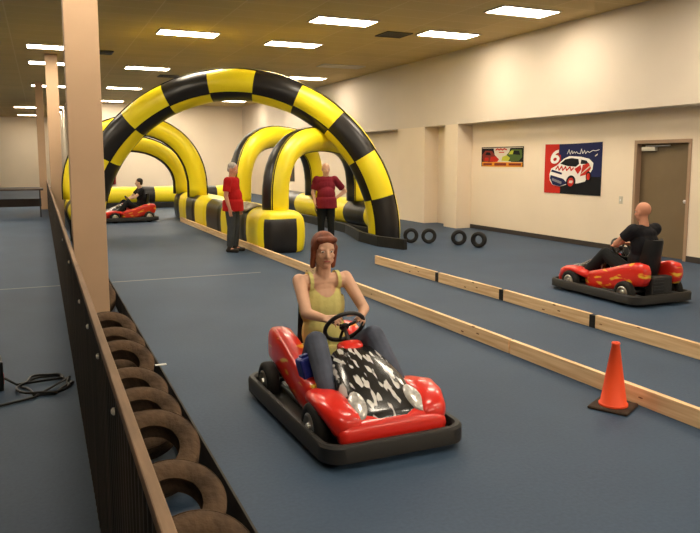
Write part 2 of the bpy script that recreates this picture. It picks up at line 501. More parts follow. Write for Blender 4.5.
# big arch
A = V((1.1, 15.75, 0)); B = V((6.65, 13.28, 0)); dv = (B-A).normalized(); nn = V((dv.y, -dv.x, 0))
C0 = A + dv*2.90
Rc, zc = 3.165, .10
L1 = 1.02/3.5
nper = 8
angs = [-4.5*L1 - (0) + k*L1/nper for k in range(9*nper+1)]      # nine segments, centred on the top
end = PI/2 + zc/Rc
lo = [-end + k*( -4.5*L1 + end)/8 for k in range(8)]
hi = [4.5*L1 + (k+1)*(end-4.5*L1)/8 for k in range(8)]
allang = lo + angs + hi
path = [(Rc*math.sin(a), zc + Rc*math.cos(a)) if abs(a) <= PI/2 else (math.copysign(Rc, a), max(0.0, zc - Rc*(abs(a)-PI/2))) for a in allang]
def seg_of(i):
    j = i - 8
    if j < 0: return -1
    if j >= 9*nper: return 9
    return j // nper
def panel_big(i, k, what):
    kk = (k + 3) % 32; q = 0 if kk < 9 else 1 if kk < 17 else 2 if kk < 25 else 3   # seams at -33.75, 67.5, 157.5, 247.5 degrees
    if what: return (seg_of(i) + q + 1) % 2
    kk = (k + 3) % 32; pinch = .5 + .5*math.cos(2*PI*(kk/9 if kk < 9 else (kk-9)/8))
    j = (i - 8) % nper
    pl = .5 + .5*math.cos(2*PI*j/nper)
    return 1.0 - .035*pinch**3 - .03*pl**3
bm, P = arch_mesh(C0, nn, dv, path, .345, 0, panel_big)
t = thing('inflatable_arch', 'big yellow and black checkered inflatable arch spanning both lanes', 'inflatable arch', C0)
off = Matrix.Translation(-C0)
bm.transform(off)
obj('arch_tube', bm, ['black', 'yellow'], t, smooth=True)
def seam_tube(path, ang, rr, o, n, dirv, r=.013):
    P = [V(o) + V(dirv)*s + V((0, 0, z)) for s, z in path]; out_pts = []
    for i in range(len(P)):
        d = (P[min(i+1, len(P)-1)] - P[max(i-1, 0)]).normalized(); out = V(n).cross(d).normalized()
        if (P[i] - (V(o) + V((0, 0, .4)))).dot(out) < 0: out = -out
        out_pts.append(P[i] + (V(n)*math.cos(ang) + out*math.sin(ang))*rr)
    bm = nb(); tube(bm, out_pts, r, 6); return bm
for a in (-33.75, 67.5, 157.5, 247.5):
    obj('seam_piping', seam_tube(path, math.radians(a), .333, (0, 0, 0), nn, dv), 'seam', t, smooth=True)

def sup_path(a, z0, h, p, zfoot, n=56):
    pts = [(-a, zfoot)] if zfoot < z0 - .01 else []
    for i in range(n+1):
        t = PI - PI*i/n; c, s = math.cos(t), math.sin(t)
        pts.append((a*math.copysign(abs(c)**(2/p), c), z0 + h*max(0, s)**(2/p)))
    if zfoot < z0 - .01: pts.append((a, zfoot))
    return pts

def tunnel_arch(name, label, foot_l, foot_r, r, z0, h, p, zfoot, black_from, seam=.011):
    fl, fr = V((*foot_l, 0)), V((*foot_r, 0)); dv = (fr-fl).normalized(); nn = V((dv.y, -dv.x, 0)); c = (fl+fr)/2
    a = (fr-fl).length/2
    path = sup_path(a, z0, h, p, zfoot)
    def pan(i, k, what):
        ang = (k*11.25 + 5.6) % 360
        if ang > 180: ang -= 360
        if what: return 1 if abs(ang) < black_from else 0
        return 1 - .02*math.cos(i*PI/2.5)**8
    t = thing(name, label, 'inflatable arch', c, 0, 'plain yellow and black tunnel arches')
    bm, _ = arch_mesh((0, 0, 0), nn, dv, path, r, 0, pan)
    obj('arch_tube', bm, ['black', 'yellow'], t, smooth=True)
    for sgn in (-1, 1):
        obj('seam_piping', seam_tube(path, math.radians(sgn*black_from), r*1.0, (0, 0, 0), nn, dv, seam), 'seam', t, smooth=True)
tunnel_arch('tunnel_arch', 'front yellow inflatable arch over the left lane behind the big arch', (.72, 18.95), (3.84, 18.95), .265, .95, 1.64, 2.1, .72, 66, .022)
tunnel_arch('tunnel_arch', 'smaller rear yellow inflatable arch over the left lane, inside the front one', (.84, 21.0), (3.80, 21.0), .25, .95, 1.22, 2.1, .72, 58, .022)
tunnel_arch('tunnel_arch', 'near yellow and black inflatable arch standing on the checkered end block by the maroon shirt', (4.05, 12.72), (7.0, 15.5), .255, .85, 1.28, 2.7, .72, 74)
tunnel_arch('tunnel_arch', 'rear yellow and black inflatable arch behind the red shirted man', (4.20, 15.9), (7.0, 18.4), .265, .85, 1.43, 2.7, .72, 74)

# checkered centre wall
def wall_inflatable():
    cx, cy, hx, hy, cr = 4.04, 16.75, .415, 4.62, .22
    pts = []
    step = .06
    def line(p, q, n):
        L = (V(q)-V(p)).length; k = max(1, int(L/step))
        for i in range(k): pts.append((V(p).lerp(V(q), i/k), V(n)))
    def arc(c, a0):
        for i in range(10):
            a = a0 + (PI/2)*i/10; nrm = V((math.cos(a), math.sin(a), 0)); pts.append((V(c) + nrm*cr, nrm))
    x0, x1, y0, y1 = cx-hx, cx+hx, cy-hy, cy+hy
    line((x1, y0+cr, 0), (x1, y1-cr, 0), (1, 0, 0)); arc((x1-cr, y1-cr, 0), 0)
    line((x1-cr, y1, 0), (x0+cr, y1, 0), (0, 1, 0)); arc((x0+cr, y1-cr, 0), PI/2)
    line((x0, y1-cr, 0), (x0, y0+cr, 0), (-1, 0, 0)); arc((x0+cr, y0+cr, 0), PI)
    line((x0+cr, y0, 0), (x1-cr, y0, 0), (0, -1, 0)); arc((x1-cr, y0+cr, 0), 1.5*PI)
    prof = [(-.05, 0), (0, .04), (.022, .14), (.034, .28), (.034, .42), (.022, .55), (.004, .63), (-.03, .685), (-.09, .735), (-.15, .765), (-.205, .77)]
    cuts = [13.3, 14.5, 15.4, 16.9, 18.3, 19.5, 20.5, 21.6]
    def mat(p):
        if p.y < 12.62:
            return 0 if 3.66 < p.x < 4.24 else 1
        k = sum(1 for c in cuts if p.y > c)
        return 1 if k == 0 else (k+1) % 2
    bm = nb(); rings = []
    mats = [mat(p) for p, _ in pts]
    N = len(pts)
    for d, z in prof:
        ring = []
        for i, (p, nrm) in enumerate(pts):
            near = mats[i] != mats[(i+3) % N] or mats[i] != mats[i-3]
            dd = d - (.022 if near and z > .04 and d > -.15 else 0)
            ring.append(bm.verts.new(p + nrm*dd + V((0, 0, z))))
        rings.append(ring)
    for j, (a, b) in enumerate(zip(rings, rings[1:])):
        for i in range(N):
            f = bm.faces.new((a[i], a[(i+1) % N], b[(i+1) % N], b[i])); f.material_index = 1 if (j >= 6 and pts[i][0].y < 12.9) else mats[i]
    f = bm.faces.new(rings[-1]); f.material_index = 1
    t = thing('inflatable_barrier', 'low checkered inflatable wall between the lanes, with a black and yellow end block', 'inflatable barrier', (cx, cy, 0))
    bm.transform(Matrix.Translation((-cx, -cy, 0)))
    obj('barrier_tube', bm, ['black', 'yellow'], t, smooth=True)
    # crumpled sheet on the top near the end block
    bm = nb(); nx, ny = 14, 26; g = []
    for i in range(nx+1):
        row = []
        for j in range(ny+1):
            x = -.44 + .36*i/nx; y = -3.45 + 1.7*j/ny
            base = .775 - .5*max(0, -x-.30)**1.5
            z = base - .03 + .07*abs(math.sin(7*x + 5.1*y + 1.7*math.sin(3*y))) + .05*math.sin(13*y + 9*x)**2*math.sin(PI*i/nx)
            row.append(bm.verts.new((x, y, z)))
        g.append(row)
    for i in range(nx):
        for j in range(ny): bm.faces.new((g[i][j], g[i+1][j], g[i+1][j+1], g[i][j+1]))
    ext = bmesh.ops.extrude_face_region(bm, geom=bm.faces[:])
    for v in [e for e in ext['geom'] if isinstance(e, bmesh.types.BMVert)]: v.co.z -= .04
    bmesh.ops.recalc_face_normals(bm, faces=bm.faces)
    o = obj('crumpled_sheet', bm, 'greycover', t, smooth=True); o['label'] = 'crumpled grey brown sheet lying on the end block top'
wall_inflatable()

def floor_tube(name, label, p0, p1, r, zc, cuts, first, base=True):
    """long checkered tube lying between p0 and p1; cuts are distances along it"""
    p0, p1 = V((*p0, 0)), V((*p1, 0)); d = (p1-p0); Ltot = d.length; d.normalize(); n = V((d.y, -d.x, 0))
    t = thing(name, label, 'inflatable barrier', p0, 0, 'low inflatable tubes around the track')
    ss = sorted(set([0, Ltot] + [c for c in cuts if 0 < c < Ltot]))
    st = []
    for a, b in zip(ss, ss[1:]):
        k = max(4, int((b-a)/.12)); st += [(a + (b-a)*i/k, i/k) for i in range(k)]
    st.append((Ltot, 0))
    bm = nb(); rings = []; K = 28
    prof = [(-.10, .35), (-.06, .72), (-.02, .92)]
    for s, f in st:
        rr = r*(1 - .05*(.5+.5*math.cos(2*PI*f))**6)
        if s == 0 or s == Ltot: rr = r*.93
        rings.append([bm.verts.new(d*s + (n*math.cos(2*PI*k/K) + V((0, 0, 1))*math.sin(2*PI*k/K))*rr + V((0, 0, zc))) for k in range(K)])
    caps = []
    for e, sg in ((0, -1), (Ltot, 1)):
        cr = []
        for o_, q in ((.05, .86), (.11, .6), (.14, .3)):
            cr.append([bm.verts.new(d*(e + sg*o_) + (n*math.cos(2*PI*k/K) + V((0, 0, 1))*math.sin(2*PI*k/K))*r*q + V((0, 0, zc))) for k in range(K)])
        caps.append(cr)
    seq = caps[0][::-1] + rings + caps[1]
    for i, (a, b) in enumerate(zip(seq, seq[1:])):
        mid = sum(((v.co) for v in a+b), V())/(2*K); s = mid.dot(d)
        m = (first + sum(1 for c in cuts if s > c)) % 2
        for k in range(K): bm.faces.new((a[k], a[(k+1) % K], b[(k+1) % K], b[k])).material_index = m
    bm.faces.new(seq[0]).material_index = first; bm.faces.new(seq[-1])
    bmesh.ops.recalc_face_normals(bm, faces=bm.faces)
    obj('barrier_tube', bm, ['black', 'yellow'], t, smooth=True)
    if base:
        bm = nb(); h = max(.06, zc - r*.78)
        box(bm, 0, Ltot, -r*.8, r*.8, 0, h, bev=.02)
        ang = math.atan2(d.y, d.x); bm.transform(Matrix.Rotation(ang, 4, 'Z'))
        obj('base_mat', bm, 'strip', t)
    return t
floor_tube('inflatable_barrier', 'low yellow and black inflatable tube on the right behind the maroon shirted man', (7.14, 22.4), (7.14, 14.15), .34, .41, [2.8, 4.5, 5.5, 6.45, 7.67], 0)
floor_tube('inflatable_barrier', 'low yellow and black inflatable tube along the back behind the distant kart', (1.25, 26.0), (7.0, 26.0), .31, .45, [1.87, 2.46, 3.9, 4.7], 1)
floor_tube('inflatable_barrier', 'low yellow inflatable tube end beside the near tan post on the left', (.87, 18.0), (.87, 25.2), .31, .41, [1.0, 2.2, 3.4, 4.6, 5.8], 1)

# black edging strip in front of the right tube
pts = [(6.68, 19.5), (6.62, 17.2), (6.52, 15.0), (6.12, 13.35), (6.08, 12.4), (6.3, 11.7)]
t = thing('edging_strip', 'low black track edging along the foot of the right inflatable tube', 'track edging', (0, 0, 0))
bm = nb(); prev = None
w, h = .05, .20
ring = []
for i, (x, y) in enumerate(pts):
    d = V((*pts[min(i+1, len(pts)-1)], 0)) - V((*pts[max(i-1, 0)], 0)); d.normalize(); n = V((d.y, -d.x, 0)); p = V((x, y, 0))
    ring.append([bm.verts.new(p - n*w), bm.verts.new(p + n*w), bm.verts.new(p + n*w*.8 + V((0, 0, h))), bm.verts.new(p - n*w*.8 + V((0, 0, h)))])
for a, b in zip(ring, ring[1:]):
    for k in range(4): bm.faces.new((a[k], a[(k+1) % 4], b[(k+1) % 4], b[k]))
bm.faces.new(ring[0]); bm.faces.new(ring[-1]); bmesh.ops.recalc_face_normals(bm, faces=bm.faces)
obj('rail', bm, 'strip', t)

# small kart tires standing near the right wall
def kart_tire_bm(r=.14, w=.10, axis='X', c=(0, 0, 0)):
    bm = nb(); h = w/2
    lathe(bm, [(r*.55, -h*.9), (r*.80, -h*1.05), (r*.96, -h*.8), (r, -h*.45), (r, h*.45), (r*.96, h*.8), (r*.80, h*1.05), (r*.55, h*.9)], 28, axis, closed=True, center=c)
    return bm
ord_ = ['first', 'second', 'third', 'fourth', 'fifth', 'sixth', 'seventh', 'eighth', 'ninth', 'tenth', 'eleventh', 'twelfth', 'thirteenth', 'fourteenth', 'fifteenth', 'sixteenth', 'seventeenth', 'eighteenth', 'nineteenth', 'twentieth']
spots = [(6.92, 12.62, .35), (7.22, 12.40, .45), (7.62, 11.90, .40), (7.77, 11.42, .95)]
for i, (x, y, a) in enumerate(spots):
    o = obj('kart_tire', kart_tire_bm(.155, .11, 'Y'), 'tire_black', smooth=True)
    o.location = (x, y, .155); o.rotation_euler = (0, 0, -a)
    tag(o, f'small black upright tire by the wall, {ord_[i]} counting rightward from the big arch', 'tire', 'small tires standing by the right wall')

# ------------------------------------------------------------------ fence, belt, tires
t = thing('barrier_fence', 'dark corrugated barrier fence with a brown cap along the left of the track', 'fence', (.175, 0, 0))
bm = nb(); y = .4; pitch = .076
prof = []
while y < 27.0:
    fine = y < 12
    for f, dx in ((0, 0), (.25, 0), (.5, .012), (.75, .012)): prof.append((dx, y + f*pitch))
    y += pitch
lo_, hi_, lo2, hi2 = [], [], [], []
for dx, y in prof:
    lo_.append(bm.verts.new((dx, y, 0))); hi_.append(bm.verts.new((dx, y, 1.0)))
    lo2.append(bm.verts.new((dx+.01, y, 0))); hi2.append(bm.verts.new((dx+.01, y, 1.0)))
for i in range(len(prof)-1):
    bm.faces.new((lo_[i], hi_[i], hi_[i+1], lo_[i+1])); bm.faces.new((lo2[i], lo2[i+1], hi2[i+1], hi2[i])); bm.faces.new((hi_[i], hi2[i], hi2[i+1], hi_[i+1]))
obj('panel', bm, 'fence', t)
obj('cap_rail', bx(-.003, .026, .4, 27, .985, 1.02, bev=.004), 'cap', t)
for (y, z) in ((4.31, .88), (2.83, .94), (5.9, .90), (7.6, .90), (2.2, .93), (1.7, .55), (3.5, .91)):
    bm = nb(); lathe(bm, [(.012, 0), (.012, -.006), (.006, -.011)], 12, 'X', center=(-.0, y, z)); obj('screw', bm, 'screw', t, smooth=True)

t = thing('rubber_edging', 'low black rubber edging strip holding in the row of old tires', 'track edging', (.735, 0, 0))
obj('strip', bx(-.006, .006, .5, 11.5, 0, .2, bev=.002), 'belt', t)
bm = nb(); box(bm, -.03, .05, 5.14, 5.17, .2, .205); obj('tape', bm, 'tape', t)

def tire_bm(R=.245, w=.15):
    bm = nb(); h = w/2; pr = []
    pr += [(R*.56, -h*.72), (R*.66, -h*.95), (R*.80, -h*1.02), (R*.92, -h*.90), (R*.98, -h*.72)]
    for k in range(5):
        z = -h*.62 + k*h*.31
        pr += [(R, z - h*.10), (R, z + h*.10), (R*.975, z + h*.13), (R*.975, z + h*.18)]
    pr += [(R*.98, h*.75), (R*.92, h*.90), (R*.80, h*1.02), (R*.66, h*.95), (R*.56, h*.72), (R*.585, h*.4), (R*.60, 0), (R*.585, -h*.4)]
    lathe(bm, pr, 40, 'Z', closed=True)
    return bm
proto = None; yv = 1.35; cnt = 0; tl = []
while yv < 11.2:
    if not (6.55 < yv < 7.75): tl.append(yv)
    yv += random.choice((.50, .56, .62))
for i, yv in enumerate(tl):
    if proto is None:
        proto = obj('tire', tire_bm(), 'tire', smooth=True, sharp=math.radians(60)); o = proto
    else:
        o = proto.copy(); COL.objects.link(o)
    tilt = math.radians(random.choice((26, 30, 34, 38)))
    s = random.uniform(.93, 1.0)
    R = .245*s; o.scale = (s, s, s)
    o.location = (.462 + random.uniform(-.006, .006), yv, R*math.sin(tilt) + .075*s*math.cos(tilt))
    o.rotation_euler = Euler((tilt, 0, random.uniform(-.05, .05)), 'XYZ')
    tag(o, f'dusty brown old tire, {ord_[i]} from the camera in the leaning row beside the fence', 'tire', 'old tires leaning along the fence')

# ------------------------------------------------------------------ wooden boards
def board(p0, p1, h, label, group, w=.045):
    p0, p1 = V((*p0, 0)), V((*p1, 0)); d = p1-p0; L = d.length
    bm = bx(-w/2, w/2, 0, L, 0.0, h, bev=.004)
    o = obj('wooden_board', bm, 'wood')
    o.location = p0; o.rotation_euler = (0, 0, math.atan2(d.y, d.x) - PI/2)
    return tag(o, label, 'board', group)
g = 'long pine boards of the middle row'
Ap = lambda y: (3.775 - .0205*(y-3.2) if y < 13 else 3.572 - .008*(y-13), y)
board(Ap(.8), Ap(4.95), .125, 'long pine board on edge running behind the orange cone', g)
board(Ap(4.97), Ap(9.1), .125, 'long pine board on edge running up to the seated woman from the right', g)
board(Ap(9.13), Ap(13.7), .125, 'long pine board on edge behind the seated woman, ending at the red shirted man', g)
board(Ap(13.73), Ap(19.7), .125, 'farthest pine board lying along the checkered inflatable wall', g)
g = 'short pine boards of the right row'
Bp = lambda y: (5.09, y)
bl = [((5.11, 2.6), (5.11, 5.38), 'nearest short pine board of the right row, leaving the picture on the right'),
      ((5.11, 5.46), (5.10, 6.92), 'second short pine board of the right row, between two dark joints'),
      ((5.10, 7.0), (5.05, 8.36), 'third short pine board of the right row, between two dark joints'),
      ((5.05, 8.44), (5.00, 10.3), 'farthest short pine board of the right row')]
for a, b, l in bl: board(a, b, .135, l, g)
for i, (x, y) in enumerate(((5.11, 5.42), (5.10, 6.96), (5.05, 8.40))):
    t = thing('joint_bracket', f'dark bracket at the {["nearest", "middle", "farthest"][i]} joint of the right board row', 'bracket', (x, y, 0), 0, 'dark brackets joining the right boards')
    obj('bracket', bx(-.026, .026, -.039, .039, 0, .128), 'gap', t)

# ------------------------------------------------------------------ cone
t = thing('traffic_cone', 'orange traffic cone on a dark square base in front of the board', 'traffic cone', (3.55, 3.55, 0), math.radians(28))
obj('base', bx(-.135, .135, -.135, .135, 0, .022, bev=.012), 'conebase', t)
bm = nb(); lathe(bm, [(.098, .022), (.098, .034), (.088, .042), (.026, .445), (.030, .452), (.026, .462), (.016, .462), (.014, .44), (.075, .035)], 36)
obj('cone_body', bm, 'cone', t, smooth=True, sharp=math.radians(50))

# ------------------------------------------------------------------ karts
def make_kart(label, loc, rotz, full=True):
    t = thing('go_kart', label, 'go-kart', loc, rotz, 'red go-karts')
    # wrap-round bumper: rounded rectangle loop, front tapering slightly
    def loop(hx, y0, y1, cr, taper=0):
        pts = []
        for (cx, cy, a0) in ((hx-cr-taper, y1-cr, 0), (-hx+cr+taper, y1-cr, PI/2), (-hx+cr, y0+cr, PI), (hx-cr, y0+cr, 1.5*PI)):
            for i in range(7):
                a = a0 + PI/2*i/6; pts.append((cx + cr*math.cos(a), cy + cr*math.sin(a)))
        return pts
    lp = loop(.49, -.79, .76, .13, .03); inn = loop(.44, -.74, .71, .09, .03)
    bm = nb(); rings = []
    N = len(lp)
    prof = [(0, .04), (0, .125), (.25, .14), (.75, .14), (1, .125), (1, .04)]
    for f, z in prof:
        rings.append([bm.verts.new((inn[i][0]*(1-f) + lp[i][0]*f, inn[i][1]*(1-f) + lp[i][1]*f, z)) for i in range(N)])
    for a, b in zip(rings, rings[1:] + [rings[0]]):
        for i in range(N): bm.faces.new((a[i], a[(i+1) % N], b[(i+1) % N], b[i]))
    bmesh.ops.recalc_face_normals(bm, faces=bm.faces)
    obj('bumper', bm, 'bumper', t, smooth=True, sharp=math.radians(40))
    obj('floor_pan', bx(-.42, .42, -.72, .69, .06, .085), 'blackpl', t)
    bm = nb()
    for x in (-.30, .30): tube(bm, [(x, -.74, .11), (x, .70, .11)], .018)
    for y in (-.52, .46): tube(bm, [(-.40, y, .14), (.40, y, .14)], .016)
    obj('chassis_frame', bm, 'darkmetal', t, smooth=True)
    for (x, y) in ((-.383, .40), (.383, .40), (-.383, -.52), (.383, -.52)):
        w = obj('wheel', kart_tire_bm(.14, .09, 'X'), 'tire_black', t, smooth=True); w.location = (x, y, .14)
        sg = 1 if x > 0 else -1
        bm = nb(); lathe(bm, [(.082, -.03*sg), (.082, .044*sg), (.07, .050*sg), (.05, .030*sg), (.03, .030*sg), (.025, .055*sg), (.008, .057*sg)], 20, 'X')
        hb = obj('hub', bm, 'metal', w, smooth=True, sharp=math.radians(35)); hb['label'] = 'bright metal wheel hub'
    for sg in (-1, 1):
        bm = nb()
        loft(bm, [(-.74, sg*.255, .37, .05, .06), (-.70, sg*.255, .36, .075, .125), (-.58, sg*.255, .355, .08, .145), (-.42, sg*.25, .315, .08, .15), (-.22, sg*.25, .26, .08, .14),
                  (-.02, sg*.26, .22, .08, .125), (.12, sg*.265, .20, .075, .11), (.20, sg*.27, .19, .05, .09)], 24, 3.6)
        obj('side_pod', bm, 'flame', t, smooth=True)
        bm = nb()
        loft(bm, [(.14, sg*.275, .23, .05, .05), (.24, sg*.30, .265, .09, .045), (.38, sg*.315, .30, .105, .032), (.52, sg*.305, .27, .10, .055), (.63, sg*.28, .21, .09, .075), (.68, sg*.26, .18, .06, .06)], 20, 2.8)
        obj('front_fender', bm, 'red', t, smooth=True)
        # headlight
        bm = nb(); ellipsoid(bm, (0, 0, 0), (.055, .105, .028))
        hl = obj('headlight', bm, 'lens', t, smooth=True); hl.location = (sg*.185, .565, .285); hl.rotation_euler = (math.radians(-32), 0, sg*-.12)
    bm = nb()
    loft(bm, [(.44, 0, .17, .25, .06), (.54, 0, .175, .32, .085), (.64, 0, .16, .345, .085), (.685, 0, .15, .34, .07), (.70, 0, .14, .30, .045)], 28, 3.6)
    obj('nose', bm, 'red', t, smooth=True)
    bm = nb()
    loft(bm, [(.03, 0, .40, .11, .09), (.09, 0, .39, .17, .115), (.22, 0, .345, .205, .12), (.38, 0, .295, .225, .105), (.52, 0, .25, .22, .08), (.62, 0, .215, .19, .055), (.665, 0, .20, .13, .035)], 26, 3.0)
    obj('cowl', bm, 'cowl', t, smooth=True)
    bm = nb(); loft(bm, [(.0, 0, .495, .07, .025), (.03, 0, .495, .09, .035), (.10, 0, .475, .08, .035), (.15, 0, .45, .05, .02)], 18, 2.6)
    sc = obj('column_cover', bm, 'red', t, smooth=True)
    # steering wheel
    bm = nb(); R = .135
    nrm = V((0, -.80, .60)).normalized(); _, u, w = frame_of(nrm); c = V((0, -.055, .60))
    tube(bm, [c + (u*math.cos(2*PI*k/28) + w*math.sin(2*PI*k/28))*R for k in range(28)], .0145, 8, closed=True)
    for k in (0.5, 2.6, 4.71): tube(bm, [c, c + (u*math.cos(k) + w*math.sin(k))*R], .011, 6)
    ellipsoid(bm, c, (.035, .035, .018), nrm)
    sw = obj('steering_wheel', bm, 'blackpl', t, smooth=True)
    bm = nb(); tube(bm, [c - nrm*.01, (0, .12, .40)], .014); obj('steering_column', bm, 'darkmetal', sw, smooth=True)
    # seat
    bm = nb()
    secs = [(0, .10), (1, .10)]
    prof = [(-.10, .215), (-.22, .175), (-.36, .165), (-.48, .19), (-.555, .27), (-.60, .42), (-.63, .58), (-.655, .72), (-.66, .755)]
    th = .035; rings = []
    for i, (y, z) in enumerate(prof):
        hw = .172 if i < 6 else .172 - .015*(i-5)
        a = V((0, *prof[max(0, i-1)])); b = V((0, *prof[min(len(prof)-1, i+1)])); d = (b-a).normalized(); n = V((0, -d.z, d.y))
        row = []
        for k in range(11):
            x = hw*(k-5)/5; wing = .10*abs((k-5)/5)**3
            row.append(V((x, y, z)) + (-n if n.dot(V((0, 1, 1))) < 0 else n)*wing)
        rings.append([bm.verts.new(p) for p in row])
    for a, b in zip(rings, rings[1:]):
        for k in range(10): bm.faces.new((a[k], a[k+1], b[k+1], b[k]))
    bmesh.ops.recalc_face_normals(bm, faces=bm.faces)
    bmesh.ops.solidify(bm, geom=bm.faces[:], thickness=th)
    obj('seat', bm, 'blackpl', t, smooth=True, sharp=math.radians(50))
    # engine block behind the seat
    bm = nb(); box(bm, -.16, .16, -.725, -.61, .10, .34, bev=.02)
    for k in range(5): box(bm, -.15, .02, -.735, -.725, .13+k*.04, .15+k*.04)
    obj('engine', bm, 'darkmetal', t)
    return t

def standing(loc): return loc

# ------------------------------------------------------------------ people
def finger(bm, base, d, curl_axis, lens, r0, curl):
    p = V(base); d = V(d).normalized()
    for i, L in enumerate(lens):
        q = p + d*L
        capsule(bm, p, q, r0*(1-.1*i), r0*(1-.1*(i+1)), 8)
        p = q; d = Matrix.Rotation(curl, 3, V(curl_axis)) @ d

def hand(bm, wrist, direction, palm_n, curl=.35, thumb_side=None, s=1.0):
    """palm_n points out of the palm; thumb_side is roughly the side of the thumb"""
    d = V(direction).normalized(); n = V(palm_n); n = (n - d*n.dot(d)).normalized()
    th = d.cross(n).normalized()
    if thumb_side is not None and th.dot(V(thumb_side)) < 0: th = -th
    w = V(wrist)
    for k in (-1, 0, 1):
        capsule(bm, w + th*k*.016*s + d*.008, w + d*.085*s + th*k*.026*s, .017*s, .0145*s, 10)
    ca = d.cross(n)           # rotating d about this axis moves it towards n
    for k, ln in zip((1.5, .5, -.5, -1.5), (.92, 1.0, .94, .76)):
        b = w + d*.088*s + th*k*.0205*s
        finger(bm, b, d + th*k*.06, ca, [.040*ln*s, .027*ln*s, .022*ln*s], .0092*s, curl)
    tb = w + d*.03*s + th*.026*s
    finger(bm, tb, (d*.75 + th*.75 + n*.35), ca, [.036*s, .032*s, .024*s], .0115*s, curl*.6)

def human(name, label, loc, rotz, J, W, vox=.009):
    t = thing(name, label, 'person', loc, rotz)
    pel, che, nk, hd = V(J['pelvis']), V(J['chest']), V(J['neck']), V(J['head'])
    up = (nk - pel).normalized(); sh = [V(p) for p in J['sh']]; rt = (sh[0]-sh[1]).normalized()
    hipr = V(J['hip'][0]) - V(J['hip'][1])
    bel = W.get('belly', 0)
    fw = up.cross(rt).normalized()
    el = [V(p) for p in J['el']]; wr = [V(p) for p in J['wr']]; hp = [V(p) for p in J['hip']]; kn = [V(p) for p in J['kn']]; an = [V(p) for p in J['an']]; to = [V(p) for p in J['toe']]
    k = W.get('build', 1.0)
    def torso(bm, pad, lower=True):
        if lower: ellipsoid(bm, pel + up*.02, (.165*k+pad, .115*k+pad, .13+pad), up, hipr)
        mid = pel.lerp(che, .5)
        ellipsoid(bm, mid + fw*bel*.6, (.150*k+pad, .108*k+bel*.6+pad, .17+pad), up, rt)
        ellipsoid(bm, che, (.158*k+pad, .112*k+pad, .185+pad), up, rt)
        capsule(bm, sh[0] - rt*.03 - up*.015, sh[1] + rt*.03 - up*.015, .058*k+pad, .058*k+pad)
        ellipsoid(bm, che + up*.13, (.13*k+pad, .085*k+pad, .08+pad), up, rt)
    # --- body
    bm = nb(); torso(bm, 0)
    hdir = V(J['face']).normalized(); hup = V(J.get('hup', (0, 0, 1))); hup = (hup - hdir*hup.dot(hdir)).normalized(); hr = hdir.cross(hup).normalized()
    capsule(bm, nk - up*.04, hd - hup*.03, .058*k, .052)
    capsule(bm, nk - up*.03 + rt*.03, nk - up*.045 + rt*.10, .045, .035); capsule(bm, nk - up*.03 - rt*.03, nk - up*.045 - rt*.10, .045, .035)
    H = lambda x, y, z: hd + hr*x + hdir*y + hup*z
    ellipsoid(bm, H(0, -.012, .030), (.076, .095, .088), hup, hr)       # skull
    ellipsoid(bm, H(0, .014, -.035), (.062, .075, .082), hup, hr)        # face
    ellipsoid(bm, H(0, .048, -.092), (.034, .032, .026), hup, hr)        # chin
    capsule(bm, H(-.045, .02, -.07), H(0, .058, -.09), .022, .02); capsule(bm, H(.045, .02, -.07), H(0, .058, -.09), .022, .02)
    capsule(bm, H(0, .082, .012), H(0, .104, -.030), .010, .015)          # nose
    capsule(bm, H(-.014, .088, -.034), H(.014, .088, -.034), .010, .010)
    capsule(bm, H(-.042, .068, .022), H(.042, .068, .022), .013, .013)    # brow
    for s in (-1, 1):
        ellipsoid(bm, H(s*.040, .055, -.028), (.022, .018, .02), hup, hr)  # cheek
        ellipsoid(bm, H(s*.078, -.008, -.012), (.009, .020, .032), hup, hr)  # ear
    capsule(bm, H(-.020, .080, -.062), H(.020, .080, -.062), .010, .010)  # lips base
    for i in (0, 1):
        capsule(bm, sh[i], el[i], .050*k, .040*k); capsule(bm, el[i], wr[i], .040*k, .027)
        hj = J['hand'][i]; hand(bm, wr[i], hj[0], hj[1], hj[2], hj[3], .92)
        capsule(bm, hp[i], kn[i], .080*k, .056); 
        capsule(bm, kn[i], kn[i].lerp(an[i], .35), .054, .056); capsule(bm, kn[i].lerp(an[i], .35), an[i], .056, .036)
        capsule(bm, an[i] - V((0, 0, .02)), to[i], .036, .026)
    remesh('body', bm, W['skin'], vox, t, 3)
    body = t.children[-1] if t.children else None
    # --- face details
    for s in (-1, 1):
        bm = nb(); ellipsoid(bm, H(s*.031, .0755, .004), (.0115, .008, .0068), hup, hr); e = obj('eye', bm, 'eye', t, smooth=True)
        bm = nb(); ellipsoid(bm, H(s*.031, .0805, .004), (.0058, .005, .0058), hup, hr); obj('iris', bm, 'iris', e, smooth=True)
    bm = nb(); capsule(bm, H(-.018, .0885, -.062), H(.018, .0885, -.062), .0045, .0045); obj('mouth', bm, 'lip', t, smooth=True)
    # --- hair
    if W.get('hair'):
        hm, style = W['hair']; bm = nb()
        if style == 'long':
            ellipsoid(bm, H(0, -.026, .040), (.090, .100, .092), hup, hr)
            ellipsoid(bm, H(0, -.070, -.02), (.082, .052, .10), hup, hr)
            for s in (-1, 1): capsule(bm, H(s*.074, .0, .02), H(s*.072, -.03, -.12), .024, .020)
            capsule(bm, H(-.055, .055, .082), H(.055, .055, .082), .022, .022)
        elif style == 'short':
            ellipsoid(bm, H(0, -.024, .042), (.084, .094, .084), hup, hr)
            ellipsoid(bm, H(0, -.060, -.01), (.074, .046, .07), hup, hr)
        else:                                               # fringe round a bald crown
            for s in (-1, 1): capsule(bm, H(s*.070, -.02, .0), H(s*.045, -.088, -.01), .016, .02)
            capsule(bm, H(-.045, -.088, -.01), H(.045, -.088, -.01), .02, .02)
        remesh('hair', bm, hm, max(vox*.8, .007), t, 2)
